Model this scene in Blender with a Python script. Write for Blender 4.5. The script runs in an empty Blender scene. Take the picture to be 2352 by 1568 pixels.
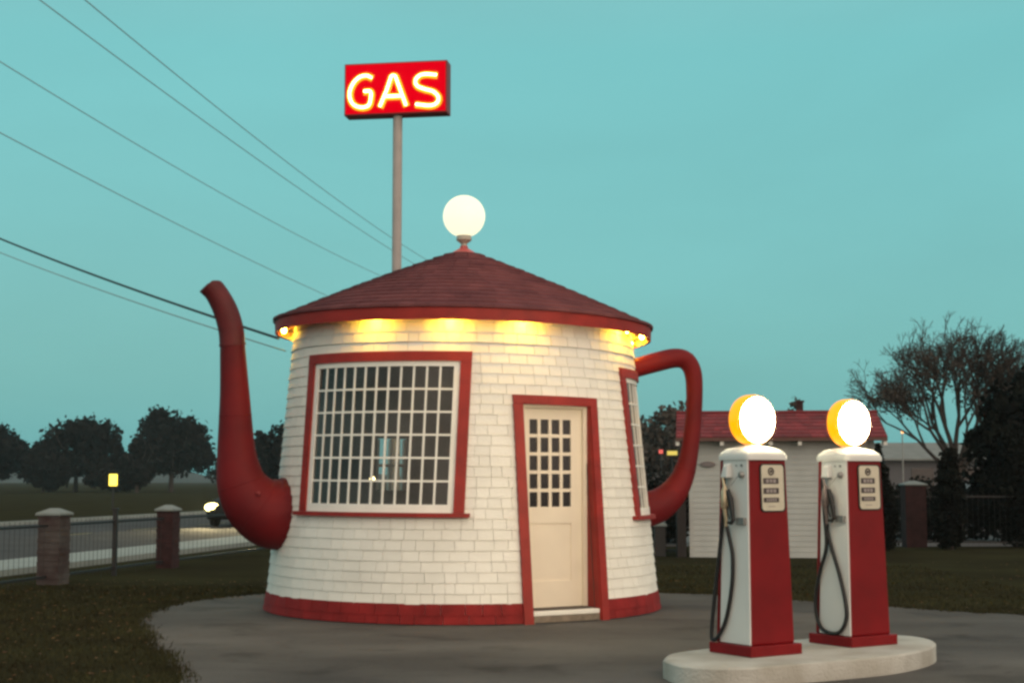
import bpy, math, random
import numpy as np
from mathutils import Vector, Matrix
random.seed(7); rng = np.random.default_rng(7)
R = math.radians; sin, cos, pi = math.sin, math.cos, math.pi
sc = bpy.context.scene
col = sc.collection

# ------------------------------------------------------------------ camera
cam_d = bpy.data.cameras.new('camera'); cam = bpy.data.objects.new('camera', cam_d); col.objects.link(cam)
cam.location = (0, 0, 1.5); cam.rotation_euler = (R(90) + math.atan(316/3400), 0, 0)
cam_d.sensor_width = 36; cam_d.lens = 36*3400/2352; cam_d.clip_start = .1; cam_d.clip_end = 3000
sc.camera = cam
try:
    sc.cycles.pixel_filter_type = 'GAUSSIAN'; sc.cycles.filter_width = 3.2          # the photograph is a soft, slightly shaken phone picture
    sc.cycles.max_bounces = 6; sc.cycles.sample_clamp_indirect = 6; sc.cycles.use_denoising = True
    sc.cycles.volume_step_rate = 4
except Exception: pass
sc.view_settings.view_transform = 'Standard'; sc.view_settings.look = 'None'
sc.view_settings.exposure = 0; sc.view_settings.gamma = 1
sc.view_settings.use_curve_mapping = False

# ------------------------------------------------------------------ sky (dusk, afterglow behind the camera to the right)
SUN_AZ = R(28)                             # afterglow: behind the camera, to the right
w = bpy.data.worlds.new("World"); sc.world = w; w.use_nodes = True
nt = w.node_tree; N = nt.nodes; L = nt.links; N.clear()
out = N.new('ShaderNodeOutputWorld')
sky = N.new('ShaderNodeTexSky'); sky.sky_type = 'NISHITA'; sky.sun_disc = False
sky.sun_elevation = R(1.0); sky.sun_rotation = pi - SUN_AZ; sky.air_density = 1.0; sky.dust_density = 2.0
b1 = N.new('ShaderNodeBackground'); b1.inputs[1].default_value = .05; L.new(sky.outputs[0], b1.inputs[0])
geo = N.new('ShaderNodeTexCoord')
sep = N.new('ShaderNodeSeparateXYZ'); L.new(geo.outputs['Generated'], sep.inputs[0])
ramp = N.new('ShaderNodeValToRGB'); L.new(sep.outputs['Z'], ramp.inputs[0])
e = ramp.color_ramp.elements
e[0].position = 0.0; e[0].color = (.155, .46, .46, 1)
e[1].position = 1.0; e[1].color = (.40, .44, .43, 1)
for p, c in ((.06, (.155, .485, .49)), (.14, (.165, .51, .525)), (.28, (.172, .545, .56)), (.6, (.36, .50, .50))):
    x = e.new(p); x.color = (*c, 1)
dot = N.new('ShaderNodeVectorMath'); dot.operation = 'DOT_PRODUCT'
L.new(geo.outputs['Generated'], dot.inputs[0]); dot.inputs[1].default_value = (sin(SUN_AZ), -cos(SUN_AZ), .25)
mr = N.new('ShaderNodeMapRange'); mr.inputs[1].default_value = -.25; mr.inputs[2].default_value = .95
mr.interpolation_type = 'SMOOTHSTEP'; L.new(dot.outputs['Value'], mr.inputs[0])
cn = N.new('ShaderNodeTexNoise'); cn.inputs['Scale'].default_value = 3.5; cn.inputs['Detail'].default_value = 7; cn.inputs['Distortion'].default_value = .5   # faint uneven overcast
cmap = N.new('ShaderNodeMapping'); cmap.inputs['Scale'].default_value = (1, 1, 3); L.new(geo.outputs['Generated'], cmap.inputs[0]); L.new(cmap.outputs[0], cn.inputs['Vector'])
cr = N.new('ShaderNodeMapRange'); cr.inputs[1].default_value = .3; cr.inputs[2].default_value = .7; cr.inputs[3].default_value = .955; cr.inputs[4].default_value = 1.045; L.new(cn.outputs[0], cr.inputs[0])
cs = N.new('ShaderNodeVectorMath'); cs.operation = 'SCALE'; L.new(ramp.outputs[0], cs.inputs[0]); L.new(cr.outputs[0], cs.inputs['Scale'])
mx = N.new('ShaderNodeMixRGB'); L.new(mr.outputs[0], mx.inputs[0]); L.new(cs.outputs[0], mx.inputs[1])
mx.inputs[2].default_value = (1.25, 1.03, .82, 1)
b2 = N.new('ShaderNodeBackground'); b2.inputs[1].default_value = .95; L.new(mx.outputs[0], b2.inputs[0])
ad = N.new('ShaderNodeAddShader'); L.new(b1.outputs[0], ad.inputs[0]); L.new(b2.outputs[0], ad.inputs[1])
L.new(ad.outputs[0], out.inputs[0])

sun_d = bpy.data.lights.new('sun', 'SUN'); sun = bpy.data.objects.new('sun', sun_d); col.objects.link(sun)
sun_d.energy = .5; sun_d.angle = R(60); sun_d.color = (1, .86, .74)      # the last glow of the sky, very soft
sd = Vector((sin(SUN_AZ)*cos(R(14)), -cos(SUN_AZ)*cos(R(14)), sin(R(14))))
sun.rotation_euler = sd.to_track_quat('Z', 'Y').to_euler()

# ------------------------------------------------------------------ materials
MATS = {}
def mat(name, color, rough=.6, var=.15, scale=6, bump=0, bscale=40, metal=0, spec=.4, color2=None, stretch=None, detail=4):
    m = bpy.data.materials.new(name); m.use_nodes = True; MATS[name] = m
    n = m.node_tree.nodes; l = m.node_tree.links; p = n['Principled BSDF']
    p.inputs['Roughness'].default_value = rough; p.inputs['Metallic'].default_value = metal
    p.inputs['Specular IOR Level'].default_value = spec
    tc = n.new('ShaderNodeTexCoord'); src = tc.outputs['Object']
    if stretch:
        mp = n.new('ShaderNodeMapping'); mp.inputs['Scale'].default_value = stretch; l.new(src, mp.inputs[0]); src = mp.outputs[0]
    no = n.new('ShaderNodeTexNoise'); no.inputs['Scale'].default_value = scale; no.inputs['Detail'].default_value = detail
    l.new(src, no.inputs['Vector'])
    rp = n.new('ShaderNodeValToRGB'); l.new(no.outputs[0], rp.inputs[0])
    c2 = color2 or tuple(c*(1-var) for c in color); c1 = tuple(min(1, c*(1+var*.5)) for c in color) if not color2 else color
    rp.color_ramp.elements[0].position = .32; rp.color_ramp.elements[1].position = .68
    rp.color_ramp.elements[0].color = (*c2, 1); rp.color_ramp.elements[1].color = (*c1, 1)
    l.new(rp.outputs[0], p.inputs['Base Color'])
    if bump:
        n2 = n.new('ShaderNodeTexNoise'); n2.inputs['Scale'].default_value = bscale; n2.inputs['Detail'].default_value = 6
        l.new(src, n2.inputs['Vector'])
        bp = n.new('ShaderNodeBump'); bp.inputs['Strength'].default_value = bump; bp.inputs['Distance'].default_value = .02
        l.new(n2.outputs[0], bp.inputs['Height']); l.new(bp.outputs[0], p.inputs['Normal'])
    return m
def emis(name, color, strength, base=None):
    m = bpy.data.materials.new(name); m.use_nodes = True; MATS[name] = m
    p = m.node_tree.nodes['Principled BSDF']
    p.inputs['Base Color'].default_value = (*(base or color), 1); p.inputs['Roughness'].default_value = .35
    p.inputs['Emission Color'].default_value = (*color, 1); p.inputs['Emission Strength'].default_value = strength
    return m
def glass_mat(name, tint, ior=1.5):
    m = bpy.data.materials.new(name); m.use_nodes = True; n = m.node_tree.nodes; l = m.node_tree.links; n.clear()
    o = n.new('ShaderNodeOutputMaterial'); t = n.new('ShaderNodeBsdfTransparent'); t.inputs[0].default_value = (*tint, 1)
    g = n.new('ShaderNodeBsdfGlossy'); g.inputs['Roughness'].default_value = .04
    f = n.new('ShaderNodeFresnel'); f.inputs[0].default_value = ior; mi = n.new('ShaderNodeMixShader')
    dd = n.new('ShaderNodeBsdfDiffuse'); dd.inputs[0].default_value = (.5, .5, .48, 1); m2 = n.new('ShaderNodeMixShader')
    dn_ = n.new('ShaderNodeTexNoise'); dn_.inputs['Scale'].default_value = 1.6; dn_.inputs['Detail'].default_value = 5; tcg = n.new('ShaderNodeTexCoord'); l.new(tcg.outputs['Object'], dn_.inputs['Vector'])
    mg = n.new('ShaderNodeMapRange'); mg.inputs[1].default_value = .3; mg.inputs[2].default_value = .75; mg.inputs[3].default_value = .03; mg.inputs[4].default_value = .15; l.new(dn_.outputs[0], mg.inputs[0]); l.new(mg.outputs[0], m2.inputs[0])
    l.new(t.outputs[0], m2.inputs[1]); l.new(dd.outputs[0], m2.inputs[2])
    l.new(f.outputs[0], mi.inputs[0]); l.new(m2.outputs[0], mi.inputs[1]); l.new(g.outputs[0], mi.inputs[2]); l.new(mi.outputs[0], o.inputs[0])
    return m
def rnd_island(m, amount):
    """per-piece tone from the mesh attribute 'tone' (each shingle weathers a little differently)"""
    n = m.node_tree.nodes; l = m.node_tree.links; p = n['Principled BSDF']
    a = n.new('ShaderNodeAttribute'); a.attribute_name = 'tone'
    src = p.inputs['Base Color'].links[0].from_socket
    mr = n.new('ShaderNodeMapRange'); mr.inputs[3].default_value = 1-amount; mr.inputs[4].default_value = 1+amount*.5
    l.new(a.outputs['Fac'], mr.inputs[0])
    mu = n.new('ShaderNodeVectorMath'); mu.operation = 'SCALE'; l.new(src, mu.inputs[0]); l.new(mr.outputs[0], mu.inputs['Scale'])
    l.new(mu.outputs[0], p.inputs['Base Color'])

white_sh = mat('white shingle paint', (.86, .85, .80), .65, .10, 1.4, .15, 30, color2=(.76, .745, .69), detail=9); rnd_island(white_sh, .05)
white = mat('white paint', (.84, .83, .78), .5, .06, 5, .05, 60)
door_white = mat('door paint', (.82, .74, .61), .5, .05, 3, .05, 60)
red = mat('red paint', (.29, .018, .013), .6, .22, 5, .12, 40)
red_sh = mat('red shingle paint', (.24, .016, .016), .7, .25, 5, .25, 40, spec=.2); rnd_island(red_sh, .10)
red_metal = mat('red sheet metal', (.175, .008, .011), .6, .30, 1.6, .12, 5, color2=(.10, .007, .010), spec=.2, detail=8)
pump_red = mat('red pump enamel', (.20, .005, .008), .45, .2, 3, .03, 30, spec=.2)
pump_white = mat('white pump enamel', (.70, .71, .69), .3, .06, 2, .02, 30)
roof_m = mat('maroon asphalt shingle', (.20, .072, .076), .9, .2, 3, .3, 60, color2=(.145, .054, .062), spec=.1); rnd_island(roof_m, .16)
concrete = mat('island concrete', (.55, .55, .51), .85, .15, 2.5, .6, 50, color2=(.38, .36, .31), detail=9)
step_m = mat('old step concrete', (.22, .18, .14), .9, .3, 12, .5, 40)
asphalt = mat('road asphalt', (.085, .085, .088), .95, .15, .6, .3, 40, color2=(.06, .061, .064), spec=.05)
paving = mat('forecourt concrete', (.118, .112, .107), .9, .2, .5, .7, 60, color2=(.068, .064, .062), stretch=(.8, 1.4, 1), detail=7, spec=.15)
n_ = paving.node_tree.nodes; l_ = paving.node_tree.links; p_ = n_['Principled BSDF']
src_ = p_.inputs['Base Color'].links[0].from_socket; tc_ = n_.new('ShaderNodeTexCoord')
for sc_, lo_, hi_, am_ in ((1.3, .56, .70, .62), (.28, .40, .62, 1.25), (9, .60, .75, .72)):
    q_ = n_.new('ShaderNodeTexNoise'); q_.inputs['Scale'].default_value = sc_; q_.inputs['Detail'].default_value = 8; q_.inputs['Distortion'].default_value = .6; l_.new(tc_.outputs['Object'], q_.inputs['Vector'])
    r_ = n_.new('ShaderNodeMapRange'); r_.inputs[1].default_value = lo_; r_.inputs[2].default_value = hi_; r_.inputs[3].default_value = 1; r_.inputs[4].default_value = am_; l_.new(q_.outputs[0], r_.inputs[0])
    v_ = n_.new('ShaderNodeVectorMath'); v_.operation = 'SCALE'; l_.new(src_, v_.inputs[0]); l_.new(r_.outputs[0], v_.inputs['Scale']); src_ = v_.outputs[0]
l_.new(src_, p_.inputs['Base Color'])
lot_m = mat('parking asphalt', (.13, .12, .12), .8, .2, .5, .3, 30)
walk_m = mat('sidewalk concrete', (.27, .30, .285), .9, .12, 1.2, .2, 30)
grass_g = mat('lawn soil and grass', (.040, .040, .021), 1, .3, .5, .8, 25, color2=(.026, .024, .015), detail=10, spec=0)
blade_m = mat('grass blades', (.050, .050, .022), .9, .3, 1.2, color2=(.028, .025, .013), spec=.1)
bark = mat('bark', (.055, .045, .040), .9, .3, 8, .5, 30)
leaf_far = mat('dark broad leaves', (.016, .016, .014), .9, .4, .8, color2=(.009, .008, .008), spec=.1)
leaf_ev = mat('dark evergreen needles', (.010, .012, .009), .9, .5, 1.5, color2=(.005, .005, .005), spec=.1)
leaf_dry = mat('dry brown leaves', (.075, .062, .050), .85, .3, 2, color2=(.05, .04, .034))
brick = mat('red brick pillar', (.042, .015, .016), .85, .4, 7, .5, 30)
brickw = mat('worn pillar', (.10, .088, .085), .85, .5, 3, .5, 30, color2=(.05, .028, .027))
cap_m = mat('pillar cap', (.22, .25, .245), .8, .15, 6, .2, 30)
iron = mat('black iron', (.02, .02, .022), .5, .1, 8)
siding = mat('shed siding paint', (.46, .49, .48), .8, .10, 2.2, .1, 30, color2=(.40, .425, .42))
tile = mat('red shed shingles', (.24, .028, .035), .8, .3, 7, .4, 40, color2=(.15, .022, .03)); rnd_island(tile, .3)
galv = mat('galvanised pole', (.42, .39, .38), .7, .12, 4, .1, 30, spec=.2)
cream = mat('cream dial plate', (.62, .58, .46), .4, .08, 12)
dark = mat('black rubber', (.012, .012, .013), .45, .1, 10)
grey_m = mat('grey metal', (.30, .30, .29), .4, .2, 10, metal=.5)
brass = mat('worn brass', (.55, .45, .30), .35, .2, 20, metal=.5)
disp_m = mat('dark dial window', (.06, .05, .05), .2, .3, 30)
digit_m = mat('counter wheels', (.32, .28, .27), .5, .2, 20)
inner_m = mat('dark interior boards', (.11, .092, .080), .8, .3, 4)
car_blue = mat('dark car paint', (.008, .009, .011), .6, .1, 2, spec=.2)
car_grey = mat('grey car paint', (.06, .065, .075), .25, .1, 2, spec=.6)
tyre_m = mat('tyre rubber', (.015, .015, .015), .8, .1, 9)
house_wall = mat('far house wall', (.12, .12, .13), .9, .12, 1)
house_roof = mat('far house roof', (.20, .215, .21), .9, .12, 1.5)
hill_m = mat('distant scrub', (.055, .062, .06), 1, .3, .02)
glass = glass_mat('window glass', (.66, .64, .62), 1.42)
dglass = mat('dark door glass', (.02, .018, .02), .12, .3, 3, spec=.5)
windscreen = mat('windscreen', (.10, .14, .16), .08, .1, 3, spec=1.0)
bulb_on = emis('lit eave bulb', (1, .58, .035), 420)
bulb_off = mat('dead eave bulb', (.35, .30, .24), .3, .1, 5)
ball_on = emis('lit roof globe', (1, .94, .66), 1.12, (.25, .24, .18))
lens_on = emis('lit pump lens', (1, .84, .52), 75)
rim_on = emis('amber globe rim', (1, .40, .0), 1.3, (.7, .12, .0))
neon = emis('white hot neon', (1, .88, .42), 7)
neon_halo = emis('yellow letter halo', (1, .50, .0), 1.05, (.15, .05, 0))  # halo light around the letters, given its own glowing colour
sign_red = emis('lit red sign face', (1, .0, .012), .72, (.10, .0, .0))
sign_red.node_tree.nodes['Principled BSDF'].inputs['Specular IOR Level'].default_value = 0
sign_box = mat('dark red sign box', (.20, .02, .025), .5, .2, 6)
yel_on = emis('yellow lit panel', (1, .80, .10), 2.2)
headl = emis('car headlight', (1, .84, .30), 14)
redl = emis('red sign light', (1, .16, .14), .32)
orangel = emis('orange lamp', (1, .45, .15), 3)
inlamp = emis('indoor lamp', (1, .85, .4), 9)

# ------------------------------------------------------------------ mesh helpers
class MB:
    def __init__(s): s.v = []; s.f = []; s.t = []; s.tone = .5
    def add(s, verts, faces):
        o = len(s.v); s.v.extend([tuple(p) for p in verts]); s.f.extend([tuple(i+o for i in f) for f in faces]); s.t.extend([s.tone]*len(verts))
    def box(s, x0, x1, y0, y1, z0, z1):
        s.add([(x0,y0,z0),(x1,y0,z0),(x1,y1,z0),(x0,y1,z0),(x0,y0,z1),(x1,y0,z1),(x1,y1,z1),(x0,y1,z1)],
              [(0,3,2,1),(4,5,6,7),(0,1,5,4),(1,2,6,5),(2,3,7,6),(3,0,4,7)])
    def taper(s, b, t, z0, z1):            # b,t = (x0,x1,y0,y1)
        s.add([(b[0],b[2],z0),(b[1],b[2],z0),(b[1],b[3],z0),(b[0],b[3],z0),(t[0],t[2],z1),(t[1],t[2],z1),(t[1],t[3],z1),(t[0],t[3],z1)],
              [(0,3,2,1),(4,5,6,7),(0,1,5,4),(1,2,6,5),(2,3,7,6),(3,0,4,7)])
    def tube(s, pts, rad, n=10, cap=True):
        pts = [Vector(p) for p in pts]; m = len(pts)
        if not hasattr(rad, '__len__'): rad = [rad]*m
        o = len(s.v); up = None
        for i, p in enumerate(pts):
            d = (pts[min(i+1, m-1)] - pts[max(i-1, 0)]).normalized()
            if up is None:
                a = Vector((0,0,1)) if abs(d.z) < .9 else Vector((0,1,0)); up = d.cross(a).normalized()
            up = (up - d*up.dot(d)).normalized(); q = d.cross(up)
            for k in range(n):
                a = 2*pi*k/n; s.v.append(tuple(p + (up*cos(a) + q*sin(a))*rad[i])); s.t.append(s.tone)
        for i in range(m-1):
            for k in range(n):
                s.f.append((o+i*n+k, o+i*n+(k+1)%n, o+(i+1)*n+(k+1)%n, o+(i+1)*n+k))
        if cap: s.f.append(tuple(o+k for k in range(n))[::-1]); s.f.append(tuple(o+(m-1)*n+k for k in range(n)))
    def lathe(s, prof, c=(0,0,0), n=32, axis='z', cap=True):
        o = len(s.v)
        for r, h in prof:
            for k in range(n):
                a = 2*pi*k/n; x, y = r*cos(a), r*sin(a)
                p = {'z': (x, y, h), 'y': (x, h, y), 'x': (h, x, y)}[axis]
                s.v.append((c[0]+p[0], c[1]+p[1], c[2]+p[2])); s.t.append(s.tone)
        for i in range(len(prof)-1):
            for k in range(n): s.f.append((o+i*n+k, o+i*n+(k+1)%n, o+(i+1)*n+(k+1)%n, o+(i+1)*n+k))
        if cap:
            s.f.append(tuple(o+k for k in range(n))[::-1]); s.f.append(tuple(o+(len(prof)-1)*n+k for k in range(n)))
    def sphere(s, c, r, n=16, m=10, sz=1):
        s.lathe([(max(1e-4, r*sin(pi*i/m)), -r*sz*cos(pi*i/m)) for i in range(m+1)], c, n)
    def prism(s, pts, z0, z1):
        n = len(pts); o = [(x, y, z0) for x, y in pts] + [(x, y, z1) for x, y in pts]
        s.add(o, [tuple(range(n))[::-1], tuple(range(n, 2*n))] + [(i, (i+1) % n, n+(i+1) % n, n+i) for i in range(n)])
    def build(s, name, m, parent=None, smooth=False, bevel=0, fn=None, segs=2):
        me = bpy.data.meshes.new(name); vs = [fn(p) for p in s.v] if fn else s.v
        me.from_pydata(vs, [], s.f); me.update()
        if m is None: m = []
        for q in (m if isinstance(m, (list, tuple)) else [m]): me.materials.append(q)
        a = me.attributes.new('tone', 'FLOAT', 'POINT'); a.data.foreach_set('value', s.t)
        if smooth:
            me.polygons.foreach_set('use_smooth', [True]*len(me.polygons))
            try: me.set_sharp_from_angle(angle=R(38))
            except Exception: pass
        o = bpy.data.objects.new(name, me); col.objects.link(o)
        if parent: o.parent = parent
        if bevel:
            b = o.modifiers.new('bevel', 'BEVEL'); b.width = bevel; b.segments = segs; b.limit_method = 'ANGLE'; b.angle_limit = R(35)
        return o
def tag(o, label=None, cat=None, group=None, kind=None):
    if label: o['label'] = label
    if cat: o['category'] = cat
    if group: o['group'] = group
    if kind: o['kind'] = kind
    return o
def empty(name, loc, rz=0, label=None, cat=None, group=None):
    o = bpy.data.objects.new(name, None); o.empty_display_size = .2; col.objects.link(o)
    o.location = loc; o.rotation_euler = (0, 0, rz); return tag(o, label, cat, group)
def kids(o): return [c for c in col.objects if c.parent == o]
def copy_tree(o, parent=None):
    c = o.copy(); col.objects.link(c)
    if parent is not None: c.parent = parent
    for ch in kids(o): copy_tree(ch, c)
    return c
def catmull(pts, k=6):
    pts = [Vector(p) for p in pts]; P = [pts[0]*2-pts[1]] + pts + [pts[-1]*2-pts[-2]]; o = []
    for i in range(1, len(P)-2):
        for j in range(k):
            t = j/k; a, b, c, d = P[i-1:i+3]
            o.append(.5*((2*b)+(c-a)*t+(2*a-5*b+4*c-d)*t*t+(3*b-a-3*c+d)*t**3))
    o.append(pts[-1]); return o

# ------------------------------------------------------------------ ground, road, pavement
def sheet(name, pts, z, m, label=None, sub=None):
    b = MB(); b.add([(x, y, z) for x, y in pts], [tuple(range(len(pts)))])
    return tag(b.build(name, m), kind='structure')
b = MB(); S = 1500
b.add([(-S,-60,0),(S,-60,0),(S,S,0),(-S,S,0)], [(0,1,2,3)])
tag(b.build('ground', grass_g), kind='structure')
def smooth_poly(pts, k=5): return [(p.x, p.y) for p in catmull([(x, y, 0) for x, y in pts], k)]
left_edge = [(-2.0,4),(-2.25,8),(-2.48,11.13),(-2.69,11.94),(-2.91,12.62),(-3.14,13.16),(-3.43,14.12),(-3.70,14.92),(-3.94,15.87),(-4.07,16.9),(-4.03,18.13),(-3.74,18.98),(-3.24,19.72),(-2.6,20.5),(-.6,21.0),(1.1,20.5),(1.95,19.85),(2.58,19.55),(3.48,18.64),(4.44,17.64),(5.66,16.57),(9,14.3),(16,11)]
fc = smooth_poly(left_edge)
fc = [(x+random.uniform(-.035,.035) if y < 20 and x < 6 else x, y+random.uniform(-.03,.03)) for x, y in fc]
sheet('forecourt_pavement', [(-2,-8)] + fc + [(16,-8)], .008, paving)
ux, uy = .185, .983                          # direction of the road
def along(x0, y0, t): return (x0+ux*t, y0+uy*t)
# kerb strip and road run away to the left of the building
sw = MB(); A = (-8.99-.1, 26.25)
def strip_pts(off0, off1, t0, t1):           # offsets to the left of the pavement's near edge
    px, py = -7.91, 23.1; nx, ny = -uy, ux
    return [(px+nx*off0+ux*t0, py+ny*off0+uy*t0), (px+nx*off0+ux*t1, py+ny*off0+uy*t1), (px+nx*off1+ux*t1, py+ny*off1+uy*t1), (px+nx*off1+ux*t0, py+ny*off1+uy*t0)]
b = MB(); b.prism(strip_pts(0, 1.5, -30, 130), -.05, .10); tag(b.build('sidewalk', walk_m), kind='structure')
sheet('road', strip_pts(1.5, 13.0, -30, 300), .004, asphalt)
b = MB(); b.prism(strip_pts(13.0, 13.25, -30, 300), -.05, .12); tag(b.build('kerb', walk_m), kind='structure')
b = MB()
for k in range(-8, 60): b.add([(x, y, .008) for x, y in strip_pts(7.1, 7.22, k*5, k*5+2.4)], [(0,1,2,3)])
tag(b.build('road_marking', mat('worn yellow line', (.30,.25,.08), .7)), kind='structure')
sheet('parking_lot', [(2.2,33.5),(60,33.5),(60,62),(2.2,62)], .004, lot_m)
# low far rise on the horizon
b = MB(); n = 90; vs = []; 
for i in range(n+1):
    a = R(-40 + 80*i/n); h = 5.0+1.6*sin(i*.9)+1.1*sin(i*2.3+1)+.7*sin(i*4.1)
    for rr, hh in ((640, -1), (690, h*.75), (760, h), (900, -1)): vs.append((rr*sin(a), rr*cos(a), hh))
b.add(vs, [(i*4+j, (i+1)*4+j, (i+1)*4+j+1, i*4+j+1) for i in range(n) for j in range(3)])
tag(b.build('hills', hill_m, smooth=True), kind='structure')
# grass blades
b = MB(); vs = []; fs = []; ts = []
import bisect
fcx = [p for p in fc]
def in_fc(x, y):
    poly = [(-2,-8)] + fc + [(16,-8)]; c = False; j = len(poly)-1
    for i in range(len(poly)):
        xi, yi = poly[i]; xj, yj = poly[j]
        if (yi > y) != (yj > y) and x < (xj-xi)*(y-yi)/(yj-yi)+xi: c = not c
        j = i
    return c
def blades(n, x0, x1, y0, y1, edge=False):
    for _ in range(n):
        if edge:
            p = random.choice(fc); x = p[0]+random.gauss(0, .06); y = p[1]+random.gauss(0, .06)
            if y > 21 or x > 7: continue
        else:
            y = y0+(y1-y0)*random.random()**1.2; x = random.uniform(x0, x1)
            if in_fc(x, y) or abs(x/y) > .38: continue
        h = random.uniform(.02, .055)*(1.1 if edge else 1); a = random.random()*pi; wd = .006*max(1, y/12)
        lx, ly = random.gauss(0, .018), random.gauss(0, .018); o = len(vs)
        vs.extend([(x-cos(a)*wd, y-sin(a)*wd, 0), (x+cos(a)*wd, y+sin(a)*wd, 0), (x+lx, y+ly, h)]); fs.append((o, o+1, o+2))
blades(30000, -7, -2.2, 10.5, 21); blades(12000, 2, 7, 16, 26); blades(7000, 0, 0, 0, 0, True)
b.add(vs, fs); tag(b.build('grass', blade_m), 'short dull grass covering the lawn around the paved forecourt', 'grass', kind='stuff')

b = MB()
for _ in range(900):
    if random.random() < .7: x, y = random.uniform(-7, -2.2), random.uniform(10.5, 22)
    else: x, y = random.uniform(2, 9), random.uniform(16, 27)
    if in_fc(x, y) and random.random() < .93: continue
    a = random.uniform(0, pi); q = random.uniform(.012, .028); h = random.uniform(.012, .045)
    b.add([(x-cos(a)*q, y-sin(a)*q, h), (x+sin(a)*q*.6, y-cos(a)*q*.6, h+.006), (x+cos(a)*q, y+sin(a)*q, h+.004), (x-sin(a)*q*.6, y+cos(a)*q*.6, h+.010)], [(0,1,2,3)])
tag(b.build('fallen_leaves', mat('fallen leaves', (.16, .09, .035), .9, .5, 5, color2=(.07, .03, .018))), 'small brown leaves scattered over the lawn', 'leaves', kind='stuff')
# ------------------------------------------------------------------ TEAPOT BUILDING
CX, CY = -.58, 17.70
tp = empty('teapot_building', (CX, CY, 0), 0, 'teapot-shaped white shingled filling station with red conical roof, red spout and handle', 'building')
def Rz(z): return 2.30 - .0915*z
TILT = math.tan(R(1.0))
def tilt(p):                                 # the old building leans: upper parts dip to the right
    k = min(1, max(0, (p[2]-.6)/2.4)); return (p[0], p[1], p[2] - p[0]*TILT*k)
def D(phi): return sin(phi), -cos(phi)
def P(phi, r, z): return (r*sin(phi), -r*cos(phi), z)
W1, W2, DR = R(-24.9), R(89.5), R(30.7)
# openings: (phi centre, half width, z0, z1)
OPEN_IN = [(W1, .895, 1.15, 2.745), (W2, .895, 1.10, 2.70), (DR, .42, 0, 2.30), (R(-151), .22, 1.35, 2.02)]
OPEN_SH = [(W1, .98, 1.10, 2.84), (W2, .98, 1.05, 2.78), (DR, .505, 0, 2.385), (R(-151), .22, 1.33, 2.04)]
def free(z, ops):
    iv = sorted([(pc-math.asin(min(.999, hw/Rz(z))), pc+math.asin(min(.999, hw/Rz(z)))) for pc, hw, a, b_ in ops])
    s0 = -pi-.35+.0; res = []; cur = s0
    for a, c in iv: res.append((cur, a)); cur = c
    res.append((cur, s0+2*pi)); return res
def course(mb, z0, z1, o0, o1, ops, wmin, wmax, gap, lap=.0, inward=False):
    zm = (z0+z1)/2; act = [o for o in ops if o[2] < zm < o[3]]
    fb, ft = free(z0, act), free(z1, act)
    for (a0, b0), (a1, b1) in zip(fb, ft):
        edges = [(a0, a1)]; ph = max(a0, a1) + random.uniform(wmin, wmax)*.7/Rz(z0)
        while ph < min(b0, b1) - wmin*.5/Rz(z0): edges.append((ph, ph)); ph += random.uniform(wmin, wmax)/Rz(z0)
        edges.append((b0, b1))
        for (l0, l1), (r0, r1) in zip(edges[:-1], edges[1:]):
            g = gap/2/Rz(z0); j0 = random.uniform(-.0012, .0012) if gap else 0; dz = random.uniform(-.0012, .0012) if gap else 0
            mb.tone = random.random(); zt = z1+lap; nn = max(1, int((r0-l0)/.14)) if not gap else 1
            for q in range(nn):
                a_, c_ = l0+g+(r0-l0-2*g)*q/nn, l0+g+(r0-l0-2*g)*(q+1)/nn
                at, ct = l1+g+(r1-l1-2*g)*q/nn, l1+g+(r1-l1-2*g)*(q+1)/nn
                ro, rt = Rz(z0)+o0+j0, Rz(zt)+o1
                if gap:
                    mb.add([P(a_, ro-.012, z0+dz), P(c_, ro-.012, z0+dz), P(c_, ro, z0+dz), P(a_, ro, z0+dz),
                            P(at, rt-.012, zt), P(ct, rt-.012, zt), P(ct, rt, zt), P(at, rt, zt)],
                           [(0,1,2,3),(4,7,6,5),(3,2,6,7),(1,5,6,2),(0,3,7,4)])
                else:
                    mb.add([P(a_, ro, z0), P(c_, ro, z0), P(ct, rt, z1), P(at, rt, z1)], [(0,1,2,3)])
ZT = 3.27
zs = sorted({0, .1, ZT, *[v for o in OPEN_IN for v in o[2:]], *np.linspace(.3, 3.2, 8)})
wl = MB(); 
for a, c in zip(zs[:-1], zs[1:]): course(wl, a, c, -.004, -.004, OPEN_IN, .3, .5, 0)
z = .215; ex = .1095
while z < 3.25:
    course(wl, z, min(z+ex, 3.26), .014, .002, OPEN_SH, .10, .24, .005, lap=.008); z += ex
wl.build('wall', white_sh, tp, fn=tilt)
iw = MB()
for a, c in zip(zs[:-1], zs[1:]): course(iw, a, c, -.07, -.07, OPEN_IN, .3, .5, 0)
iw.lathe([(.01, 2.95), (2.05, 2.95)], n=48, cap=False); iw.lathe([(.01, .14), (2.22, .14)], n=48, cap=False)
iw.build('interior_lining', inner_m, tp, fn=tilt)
sk = MB()
course(sk, .018, .112, .035, .022, [(DR, .515, 0, 9)], .14, .30, .005); course(sk, .106, .222, .030, .016, [(DR, .515, 0, 9)], .14, .30, .005)
sk.build('base_skirt', red_sh, tp)
b = MB(); b.lathe([(2.31, 0), (2.31, .019)], n=72, cap=False); b.build('skirt_gap_shade', dark, tp)  # dark band painting the shade in the gap under the skirt

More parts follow.
